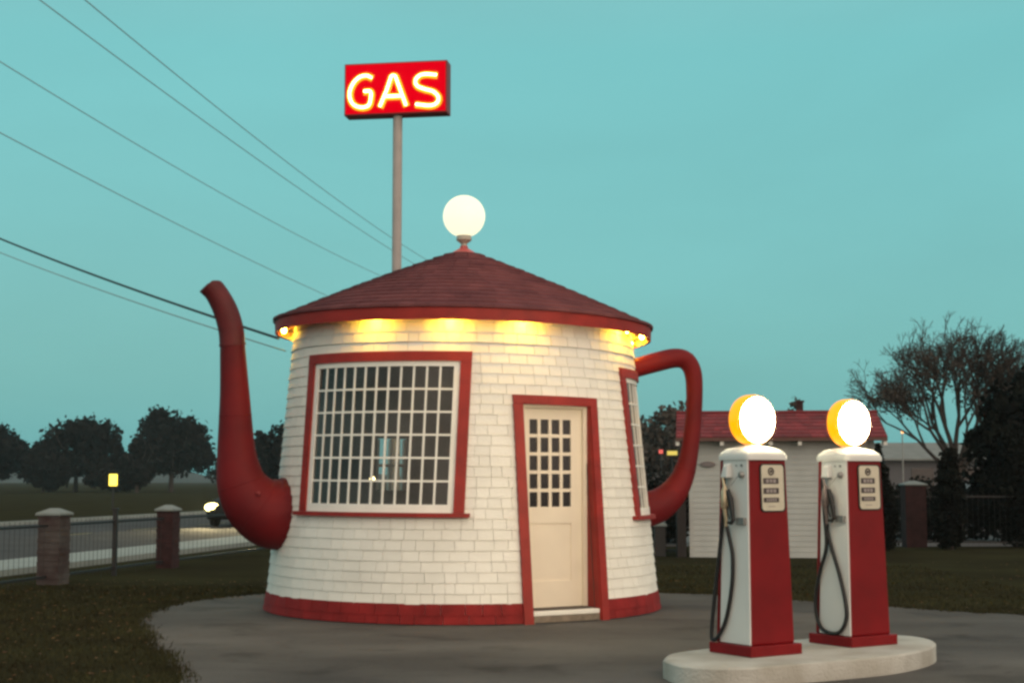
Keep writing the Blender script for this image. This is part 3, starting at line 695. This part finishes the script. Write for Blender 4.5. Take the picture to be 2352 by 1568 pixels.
def btw(a, c): 
    v = Vector((c[0]-a[0], c[1]-a[1])).normalized()*.22; return (a[0]+v.x, a[1]+v.y), (c[0]-v.x, c[1]-v.y)
m_ = ((P1[0]+P2[0])/2-.02, (P1[1]+P2[1])/2+.0)
fence(*btw(P0, P1), .92, 'low iron fence running off the left picture edge', 26)
f1 = fence(*btw(P1, P2), .92, 'low iron fence between the worn pillar and the dark red pillar', 26)
fence(*btw(P2, P3), .92, 'low iron fence crossing in front of the car behind the spout', 30)
fence(*btw(P3, (P3[0]+ux*4, P3[1]+uy*4)), .92, 'low iron fence hidden behind the teapot building', 26)
b = MB(); b.box(-.035, .035, -.035, .035, 0, 1.02); b.box(-.05,.05,-.05,.05,1.02,1.05)
o = b.build('fence_post', iron, bevel=.004); o.location = (m_[0]+.02, m_[1]-.05, 0); tag(o, 'thin dark metal post halfway between the two left pillars', 'post')
# right-hand fences
pillar(2.90, 29.3, 0, .58, .22, iron, 'short black post right of the teapot handle') 
b = MB(); b.box(-.09,.09,-.09,.09,0,1.06); b.box(-.11,.11,-.11,.11,1.06,1.10); o = b.build('fence_post', mat('dark timber', (.022,.018,.018), .8), bevel=.006); o.location = (3.28, 28.9, 0); tag(o, 'dark square post against the left corner of the shed', 'post')
fence((3.0, 29.3), (3.22, 29.1), .95, 'narrow iron fence panel between two dark posts beside the shed', 4)
fence((1.2, 29.6), (2.78, 29.35), .95, 'iron fence panel behind the teapot handle', 14)
P4 = (8.95, 33.2); pillar(*P4, 0, 1.36, .46, brick, 'tall brick pillar between the dark evergreens at right')
P5 = (13.2, 32.6); pillar(*P5, 0, 1.36, .46, brick, 'tall brick pillar beyond the right picture edge')
fence((6.8, 33.3), (8.68, 33.2), 1.2, 'iron fence between the shed and the tall brick pillar', 16)
fence((9.22, 33.1), (12.9, 32.6), 1.2, 'iron fence right of the tall brick pillar', 32)

# ------------------------------------------------------------------ VEGETATION
def leaves_mesh(mb, centres, n, size, flat=.6, shell=.45):
    """many small leaf clusters through the volume of a set of ellipsoids"""
    C = np.array([c[:3] for c in centres]); Rr = np.array([c[3:6] for c in centres]); wts = np.prod(Rr, axis=1)**.8; wts /= wts.sum()
    idx = rng.choice(len(C), n, p=wts); d = rng.normal(size=(n, 3)); d /= np.linalg.norm(d, axis=1)[:, None]
    rad = (shell+(1-shell)*rng.random(n))**.6*(1+.13*rng.normal(size=n)); pos = C[idx]+Rr[idx]*d*rad[:, None]
    a = rng.normal(size=(n, 3)); a /= np.linalg.norm(a, axis=1)[:, None]; c = np.cross(a, rng.normal(size=(n, 3))); c /= np.linalg.norm(c, axis=1)[:, None]
    s = size*(.5+rng.random(n)); A1 = a*s[:, None]; B1 = c*(s*flat)[:, None]
    pos[:, 2] = np.maximum(pos[:, 2], s*.7)
    V = np.stack([pos-A1, pos+B1, pos+A1, pos-B1], 1).reshape(-1, 3); o = len(mb.v)
    mb.v.extend(map(tuple, V)); mb.t.extend([.5]*len(V)); mb.f.extend([(o+4*i, o+4*i+1, o+4*i+2, o+4*i+3) for i in range(n)])
def branchy(mb, base, dirv, length, rad, depth, spread, shrink=.72, tips=None, nseg=3, curve=.18, up=.12, sides=5, rmin=.006):
    p = Vector(base); d = Vector(dirv).normalized(); pts = [p.copy()]; rs = [rad]
    for i in range(nseg):
        d = (d + Vector((random.gauss(0, curve), random.gauss(0, curve), random.gauss(0, curve)+up))*.6).normalized()
        p = p + d*length/nseg; pts.append(p.copy()); rs.append(max(rmin, rad*(1-.38*(i+1)/nseg)))
    mb.tube(pts, rs, sides, cap=False)
    if tips is not None and depth <= 1: tips.append(p.copy())
    if depth > 0:
        k = random.choice((2, 3, 3)) if depth > 1 else 3
        for i in range(k):
            a = random.uniform(0, 2*pi); u = d.orthogonal().normalized(); v = d.cross(u)
            nd = (d + (u*cos(a)+v*sin(a))*spread*random.uniform(.5, 1.25)).normalized()
            st = pts[-1] if i < 2 else pts[-2]
            branchy(mb, st, nd, length*shrink*random.uniform(.8, 1.15), max(rmin, rad*.6), depth-1, spread, shrink, tips, nseg, curve, up, max(3, sides-1), rmin)
def crown_tree(name, x, y, h, wd, cen, label, n=8000, size=.30, trunk_h=None, leaf=leaf_far, group='dark trees across the road', cat='tree'):
    r = empty(name, (x, y, 0), random.random(), label, cat, group)
    th = trunk_h or h*.22; b = MB(); b.tube([(0,0,-.05),(.05,0,th),(.0,.05,h*.7)], [h*.035,h*.025,h*.008], 8)
    for k in range(7):
        a = random.uniform(0, 2*pi); z0 = random.uniform(th*.8, h*.5)
        b.tube([(0,0,z0),(cos(a)*wd*.3,sin(a)*wd*.3,z0+h*.12),(cos(a)*wd*.42,sin(a)*wd*.42,z0+h*.28)], [h*.014,h*.008,.02], 5)
    b.build('trunk', bark, r)
    b = MB(); 
    cs = [(cx_*wd, cy_*wd, cz_*h, rx*wd, rx*wd, rz_*h) for cx_, cy_, cz_, rx, rz_ in cen]
    # add bulging sub-clumps so the outline is uneven
    for c in list(cs):
        for _ in range(9):
            u = Vector((random.gauss(0,1), random.gauss(0,1), random.gauss(0,.9))).normalized()
            k = random.uniform(.16, .42); cs.append((c[0]+u.x*c[3]*.98, c[1]+u.y*c[4]*.98, c[2]+u.z*c[5]*.92, c[3]*k, c[4]*k, c[5]*k))
    leaves_mesh(b, cs, n, size, shell=.25); b.build('crown', leaf, r); r.rotation_euler = (0,0,0); return r
def at(xD, Y): return (xD-1176)/3400*Y
Yt = 175; k_ = Yt/3400
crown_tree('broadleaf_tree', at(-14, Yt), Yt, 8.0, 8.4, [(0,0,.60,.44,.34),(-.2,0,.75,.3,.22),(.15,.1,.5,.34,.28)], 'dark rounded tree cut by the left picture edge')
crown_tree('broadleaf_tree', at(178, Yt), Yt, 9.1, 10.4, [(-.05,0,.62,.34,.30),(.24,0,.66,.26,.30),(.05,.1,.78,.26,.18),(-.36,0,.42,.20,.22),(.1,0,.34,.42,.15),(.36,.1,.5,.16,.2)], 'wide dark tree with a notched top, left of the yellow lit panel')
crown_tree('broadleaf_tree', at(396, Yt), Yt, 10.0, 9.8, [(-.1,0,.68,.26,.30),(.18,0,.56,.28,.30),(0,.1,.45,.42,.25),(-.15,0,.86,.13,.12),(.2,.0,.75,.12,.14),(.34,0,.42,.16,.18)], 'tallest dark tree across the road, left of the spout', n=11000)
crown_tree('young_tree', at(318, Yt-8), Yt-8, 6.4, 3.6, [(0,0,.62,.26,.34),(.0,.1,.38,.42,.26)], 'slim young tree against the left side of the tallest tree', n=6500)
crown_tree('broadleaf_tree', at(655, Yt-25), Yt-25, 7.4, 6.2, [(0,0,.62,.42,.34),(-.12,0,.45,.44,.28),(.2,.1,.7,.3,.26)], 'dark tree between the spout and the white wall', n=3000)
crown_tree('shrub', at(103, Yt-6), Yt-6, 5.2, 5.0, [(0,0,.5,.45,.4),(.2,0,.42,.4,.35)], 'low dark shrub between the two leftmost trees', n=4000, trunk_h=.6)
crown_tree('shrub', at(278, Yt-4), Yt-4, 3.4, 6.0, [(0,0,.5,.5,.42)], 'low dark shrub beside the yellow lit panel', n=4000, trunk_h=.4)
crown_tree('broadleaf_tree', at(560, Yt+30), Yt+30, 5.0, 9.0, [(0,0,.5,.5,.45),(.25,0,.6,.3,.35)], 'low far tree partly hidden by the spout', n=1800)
# hazy trees seen through the handle
crown_tree('broadleaf_tree', at(1545, 100), 100, 6.7, 4.6, [(0,0,.6,.42,.36),(.1,0,.8,.3,.2),(-.3,0,.45,.3,.3)], 'grey distant tree framed by the teapot handle', n=2000, size=.2, leaf=leaf_dry, group='distant trees right of the teapot')
crown_tree('broadleaf_tree', at(1492, 110), 110, 6.4, 5.0, [(0,0,.55,.45,.38),(-.2,0,.7,.3,.25)], 'grey distant tree between the teapot wall and its handle', n=1800, size=.2, leaf=leaf_dry, group='distant trees right of the teapot')
# dark bushes right of the teapot
crown_tree('shrub', 3.25, 34.8, 2.0, 2.3, [(0,0,.45,.42,.42),(.25,.1,.5,.3,.36),(-.25,0,.55,.3,.38)], 'dark shrub behind the curve of the teapot handle', n=3600, size=.07, leaf=leaf_ev, trunk_h=.3, group='dark evergreen shrubs', cat='shrub')
crown_tree('shrub', 6.66, 36, 3.72, .8, [(0,0,.74,.30,.10),(.25,0,.86,.20,.09),(-.2,0,.60,.3,.12),(.0,0,.4,.35,.2)], 'small scraggy treetop rising behind the shed roof', n=750, size=.07, leaf=leaf_dry, group='dark evergreen shrubs', cat='tree')

def cypress(x, y, h, wd, label, n=5200, lean=0, tip=.35):
    r = empty('cypress', (x, y, 0), 0, label, 'evergreen', 'dark evergreens at the right')
    b = MB(); b.tube([(0,0,0),(lean*.3,0,h*.5),(lean,0,h*.9)], [.07,.05,.01], 8); b.build('trunk', bark, r)
    b = MB(); cs = []
    for i in range(26):
        t = i/25; z = h*(.06+.90*t); w_ = wd*.5*(1-t)**tip*(.78 if t < .1 else 1)
        cs.append((lean*t+random.gauss(0,.05)*wd, random.gauss(0,.05)*wd, z, max(.05,w_*random.uniform(.8,1.08)), max(.05,w_*random.uniform(.8,1.08)), h*.055))
    leaves_mesh(b, cs, n, .055, shell=.2); b.build('crown', leaf_ev, r); return r
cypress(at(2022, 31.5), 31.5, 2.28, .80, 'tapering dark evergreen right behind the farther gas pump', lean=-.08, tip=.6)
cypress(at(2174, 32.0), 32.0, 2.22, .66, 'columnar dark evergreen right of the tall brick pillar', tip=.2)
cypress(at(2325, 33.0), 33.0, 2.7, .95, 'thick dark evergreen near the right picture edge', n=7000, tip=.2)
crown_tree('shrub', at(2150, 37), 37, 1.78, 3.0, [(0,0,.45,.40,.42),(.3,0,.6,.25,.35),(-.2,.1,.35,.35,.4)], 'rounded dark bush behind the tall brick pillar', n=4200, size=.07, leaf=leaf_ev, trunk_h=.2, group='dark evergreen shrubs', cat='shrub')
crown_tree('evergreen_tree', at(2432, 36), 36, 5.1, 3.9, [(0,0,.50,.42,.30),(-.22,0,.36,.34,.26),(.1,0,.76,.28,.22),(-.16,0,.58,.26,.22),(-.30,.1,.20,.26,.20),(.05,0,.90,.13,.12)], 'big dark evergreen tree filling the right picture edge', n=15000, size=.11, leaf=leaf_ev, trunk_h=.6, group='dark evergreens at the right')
# the large bare tree
random.seed(21)
bt = empty('bare_tree', (at(2192, 42), 42, 0), 0, 'big spreading tree almost bare of leaves, behind the farther pump', 'tree')
tb, tw, tips = MB(), MB(), []
tb.tube([(0,0,-.05),(.03,0,.9),(0,0,1.9)], [.20,.16,.14], 10, cap=False)
LIMBS = ((-1.05,.1,1.30,.06,1.65),(-.72,-.3,1.25,.065,1.85),(-.42,.25,1.35,.07,1.9),(-.16,-.15,1.42,.075,1.9),(.12,.2,1.42,.075,1.9),(.38,-.1,1.40,.07,1.9),(.66,.2,1.3,.065,1.8),(.95,-.2,1.2,.06,1.7),(-.3,.7,1.3,.055,1.85),(.2,-.7,1.3,.055,1.85))
for mbx, tp_ in ((tb, tips),):
    for dx, dy, ln, rd, z0 in LIMBS:
        branchy(mbx, (dx*.08, 0, z0), (dx, dy, .95), ln, rd, 3, .46, .66, tp_, 4, .10, .09, 7, .012)
tb.build('trunk', bark, bt)
tips = random.sample(tips, min(len(tips), 330))
for t in tips:
    out_d = Vector((t.x, t.y, (t.z-2.2)*1.1)).normalized()
    for _ in range(2):
        branchy(tw, t, out_d+Vector((random.gauss(0,.45), random.gauss(0,.45), random.gauss(0,.35)+.1)), random.uniform(.30,.5), .012, 2, .6, .62, None, 3, .22, .05, 4, .0055)
tw.build('twigs', bark, bt)
lb = MB(); ti = np.array([tuple(t) for t in tips]); rng2 = None
cl = []
for t in tips:
    if random.random() < .75: cl.append((t.x*1.08+random.gauss(0,.2), t.y+random.gauss(0,.2), t.z+random.gauss(.1,.2), .30, .30, .24))
leaves_mesh(lb, cl, 9000, .034, shell=.1); lb.build('crown', leaf_dry, bt)

bt.scale = (1.09, 1.05, 1.0)
# ------------------------------------------------------------------ CARS, FAR HOUSE, FAR LIGHTS
def make_car(loc, rz, label, paint, lit):
    r = empty('car', loc, rz, label, 'car')             # length along local y, nose at -y
    b = MB(); n = 14
    def sec(y, wd, zb, zs): return [(-wd*.96, y, zb), (-wd, y, zb+.18), (-wd*.98, y, zs-.10), (-wd*.86, y, zs), (wd*.86, y, zs), (wd*.98, y, zs-.10), (wd, y, zb+.18), (wd*.96, y, zb)]
    S_ = [sec(-2.2,.70,.30,.66), sec(-2.1,.84,.24,.74), sec(-1.6,.88,.22,.86), sec(-.9,.90,.22,.95), sec(.9,.90,.22,.98), sec(1.8,.88,.24,.98), sec(2.15,.82,.28,.94), sec(2.22,.76,.34,.80)]
    for s in S_: b.v += s
    b.f = [(i*8+k, i*8+(k+1) % 8, (i+1)*8+(k+1) % 8, (i+1)*8+k) for i in range(7) for k in range(8)] + [tuple(range(8))[::-1], tuple(range(56, 64))]; b.t = [.5]*64
    body = b.build('body', paint, r, smooth=True, bevel=.02)
    b = MB(); b.taper((-.62,.62,-.25,1.15), (-.60,.60,-.20,1.10), 1.42, 1.47)
    for sx_, sy_, tx, ty in ((-.80,-.95,-.62,-.25),(.80,-.95,.62,-.25),(-.80,1.75,-.62,1.15),(.80,1.75,.62,1.15)): b.tube([(sx_,sy_,.94),(tx,ty,1.43)], .035, 6)
    b.build('roof', paint, r)
    b = MB(); b.add([(-.78,-.95,.945),(.78,-.95,.945),(.60,-.24,1.425),(-.60,-.24,1.425)], [(0,1,2,3)]); b.build('windscreen', windscreen, r)
    b = MB(); b.add([(-.80,-.90,.95),(-.80,1.70,.95),(-.62,1.12,1.42),(-.62,-.22,1.42)], [(0,3,2,1)]); b.add([(.80,-.90,.95),(.80,1.70,.95),(.62,1.12,1.42),(.62,-.22,1.42)], [(0,1,2,3)]); b.add([(-.78,1.74,.95),(.78,1.74,.95),(.60,1.14,1.42),(-.60,1.14,1.42)], [(0,3,2,1)]); b.build('side_window', dglass, r)
    for sx_ in (-1, 1):
        for y in (-1.35, 1.35):
            b = MB(); b.lathe([(.20,-.10),(.31,-.10),(.33,-.06),(.33,.06),(.31,.10),(.20,.10)], (sx_*.80, y, .33), 20, 'x'); wh = b.build('wheel', tyre_m, r, smooth=True)
            b = MB(); b.lathe([(.19,.105*sx_),(.06,.115*sx_)], (sx_*.80, y, .33), 16, 'x'); b.build('rim', grey_m, wh)
        b = MB(); b.sphere((0,0,0), 1, 14, 8); o = b.build('headlight', headl if lit else windscreen, r, smooth=True); o.location = (sx_*.64, -2.14, .62); o.scale = (.24, .07, .13)
    return r
hd = math.atan2(-ux, uy)*1.0
car = make_car((-8.55, 49.0, .0), math.atan2(uy, ux)-pi/2+.06, 'car with blazing headlights coming along the road behind the spout', car_blue, True)
for s in (-1, 1):
    ld = bpy.data.lights.new('headlight_beam', 'SPOT'); lo = bpy.data.objects.new('headlight_beam', ld); col.objects.link(lo); lo.parent = car
    ld.energy = 900; ld.spot_size = R(60); ld.spot_blend = .8; ld.color = (1, .80, .42); ld.shadow_soft_size = .08
    lo.location = (s*.64, -2.25, .62); lo.rotation_euler = (R(90-6), 0, pi)
make_car((at(2236, 46), 46.5, 0), R(-18), 'parked car with pale blue windscreen glimpsed beyond the right fence', car_grey, False)

hs = empty('house', (24.5, 80, 0), 0, 'low grey house with pale roof far behind the farther pump', 'house')
b = MB(); b.box(-4.4, 4.6, 0, 7, 0, 2.65); b.build('wall', house_wall, hs)
b = MB(); b.add([(-4.9,-.5,2.6),(5.1,-.5,2.6),(5.1,3.5,3.55),(-4.9,3.5,3.55),(-4.9,7.5,2.6),(5.1,7.5,2.6),(-4.9,-.5,2.5),(5.1,-.5,2.5)], [(0,1,2,3),(3,2,5,4),(6,7,1,0),(0,3,4),(1,5,2)]); b.build('roof', house_roof, hs)
for x in (-3, -.2, 2.6): b = MB(); b.box(x, x+1.2, -.03, .02, 1.0, 2.1); b.build('window', dglass, hs)
b = MB(); b.box(1.5, 2.4, -.04, .02, 0, 2.0); b.build('door', house_roof, hs)
h2 = empty('house', (at(1492, 120), 120, 0), 0, 'far grey flat-roofed building beside the teapot wall', 'house')
b = MB(); b.box(-4.5, 2.0, 0, 8, 0, 4.8); b.build('wall', house_wall, h2); b = MB(); b.box(-4.7, 2.2, -.3, 8.3, 4.8, 5.1); b.build('roof', house_roof, h2)
for x in (-3.6, -1.6, .3): b = MB(); b.box(x, x+1.1, -.04, .02, 2.4, 3.8); b.build('window', dglass, h2)
def lit_sign(xD, Y, z, wd, ht, m, label, pole_m=iron):
    r = empty('lit_sign', (at(xD, Y), Y, 0), 0, label, 'sign', 'small far lit signs')
    b = MB(); b.tube([(0,.05,0),(0,.05,z-ht/2+.02)], .05, 8); b.build('post', pole_m, r)
    b = MB(); b.box(-wd/2-.03, wd/2+.03, .0, .10, z-ht/2-.03, z+ht/2+.03); b.build('housing', iron, r, bevel=.01)
    b = MB(); b.box(-wd/2, wd/2, -.02, .01, z-ht/2, z+ht/2); b.build('panel', m, r, bevel=.01); return r
lit_sign(264, 80, 1.46, .44, .62, yel_on, 'small yellow lit panel standing in front of the dark trees at left')
lit_sign(1543, 90, 3.08, .62, .26, emis('dim yellow sign', (.75, .62, .12), .45), 'faint yellow sign light seen through the teapot handle')
lit_sign(1517, 92, 3.20, .26, .24, redl, 'faint red sign light seen through the teapot handle')
r = empty('street_lamp', (at(2071, 75), 75, 0), 0, 'tiny orange lamp on a thin pole far behind the farther pump', 'street lamp')
b = MB(); b.tube([(0,0,0),(0,0,3.95)], .032, 8); b.tube([(0,0,3.95),(-.25,0,4.05)], .03, 6); b.build('pole', grey_m, r)
b = MB(); b.sphere((0,-.06,3.88), .075, 12, 8); b.build('lamp', orangel, r)

# ------------------------------------------------------------------ POWER LINES
th = math.atan(316/3400)
def W(xD, yD, Y):                            # point at distance Y seen in that direction
    u = (xD-1176)/3400; v = (784-yD)/3400; dy = cos(th)-sin(th)*v; dz = sin(th)+cos(th)*v
    return Vector((u, dy, dz))*(Y/dy)+Vector((0, 0, 1.5))
def wire(a, Ya, mid, bq, Yb, rad, label, ext=.35):
    A_, B_ = W(*a, Ya), W(*bq, Yb)
    # find the sag that carries the wire through the middle point
    best = None
    for i in range(1, 200):
        t = i/200; p = A_.lerp(B_, t); q = 1176+3400*p.x/(p.y*cos(th)+(p.z-1.5)*sin(th))
        if best is None or abs(q-mid[0]) < best[0]: best = (abs(q-mid[0]), t, p)
    t, p = best[1], best[2]; target = W(mid[0], mid[1], p.y); sag = (p.z-target.z)/(4*t*(1-t))
    pts = []
    for i in range(int(-ext*40), 41):
        t = i/40; p = A_.lerp(B_, t); p.z -= sag*4*t*(1-t); pts.append(p)
    b = MB(); b.tube(pts, rad, 6); return tag(b.build('power_line', MATS['wire']), label, 'power line', 'overhead wires at upper left')
mat('wire', (.26, .34, .35), .8, .05, spec=.1); mat('thick wire', (.02, .03, .03), .6, .05)
wire((195,0), 22, (549,286), (1058,640), 62, .009, 'highest thin overhead wire, reaching the top edge farthest right')
wire((91,0), 22, (549,336), (1060,668), 62, .009, 'thin overhead wire second from the top of the sky')
wire((0,142), 22, (400,383), (1062,705), 62, .008, 'thin overhead wire crossing mid sky toward the sign pole')
wire((0,305), 22, (400,513), (1066,800), 62, .008, 'thin overhead wire above the thick service cable')
o = wire((0,548), 26, (340,676), (640,777), 17.75, .017, 'thick dark service cable ending at the left eave'); o.data.materials[0] = MATS['thick wire']
wire((0,580), 26, (330,700), (656,806), 17.9, .008, 'thin lowest wire just under the thick service cable')
up = empty('utility_pole', (at(1063, 62), 62, 0), 0, 'tall wooden utility pole standing far behind the teapot building', 'utility pole')
b = MB(); b.tube([(0,.15,0),(0,.15,9.95)], [.16,.10], 12); b.build('pole', mat('pole timber', (.08,.06,.05), .9), up)
b = MB(); b.box(-.9,.9,.0,.1,9.55,9.67); b.box(-.9,.9,.0,.1,8.35,8.47); b.build('crossarm', MATS['pole timber'], up)

# ------------------------------------------------------------------ thin evening haze
b = MB(); b.box(-620, 620, -40, 920, -1, 14)
m = bpy.data.materials.new('haze'); m.use_nodes = True; n = m.node_tree.nodes; n.clear()
o = n.new('ShaderNodeOutputMaterial'); v = n.new('ShaderNodeVolumePrincipled'); v.inputs['Color'].default_value = (.80, .90, .92, 1)
v.inputs['Density'].default_value = .0003; v.inputs['Anisotropy'].default_value = .4
m.node_tree.links.new(v.outputs[0], o.inputs['Volume'])
tag(b.build('haze', m), kind='stuff')
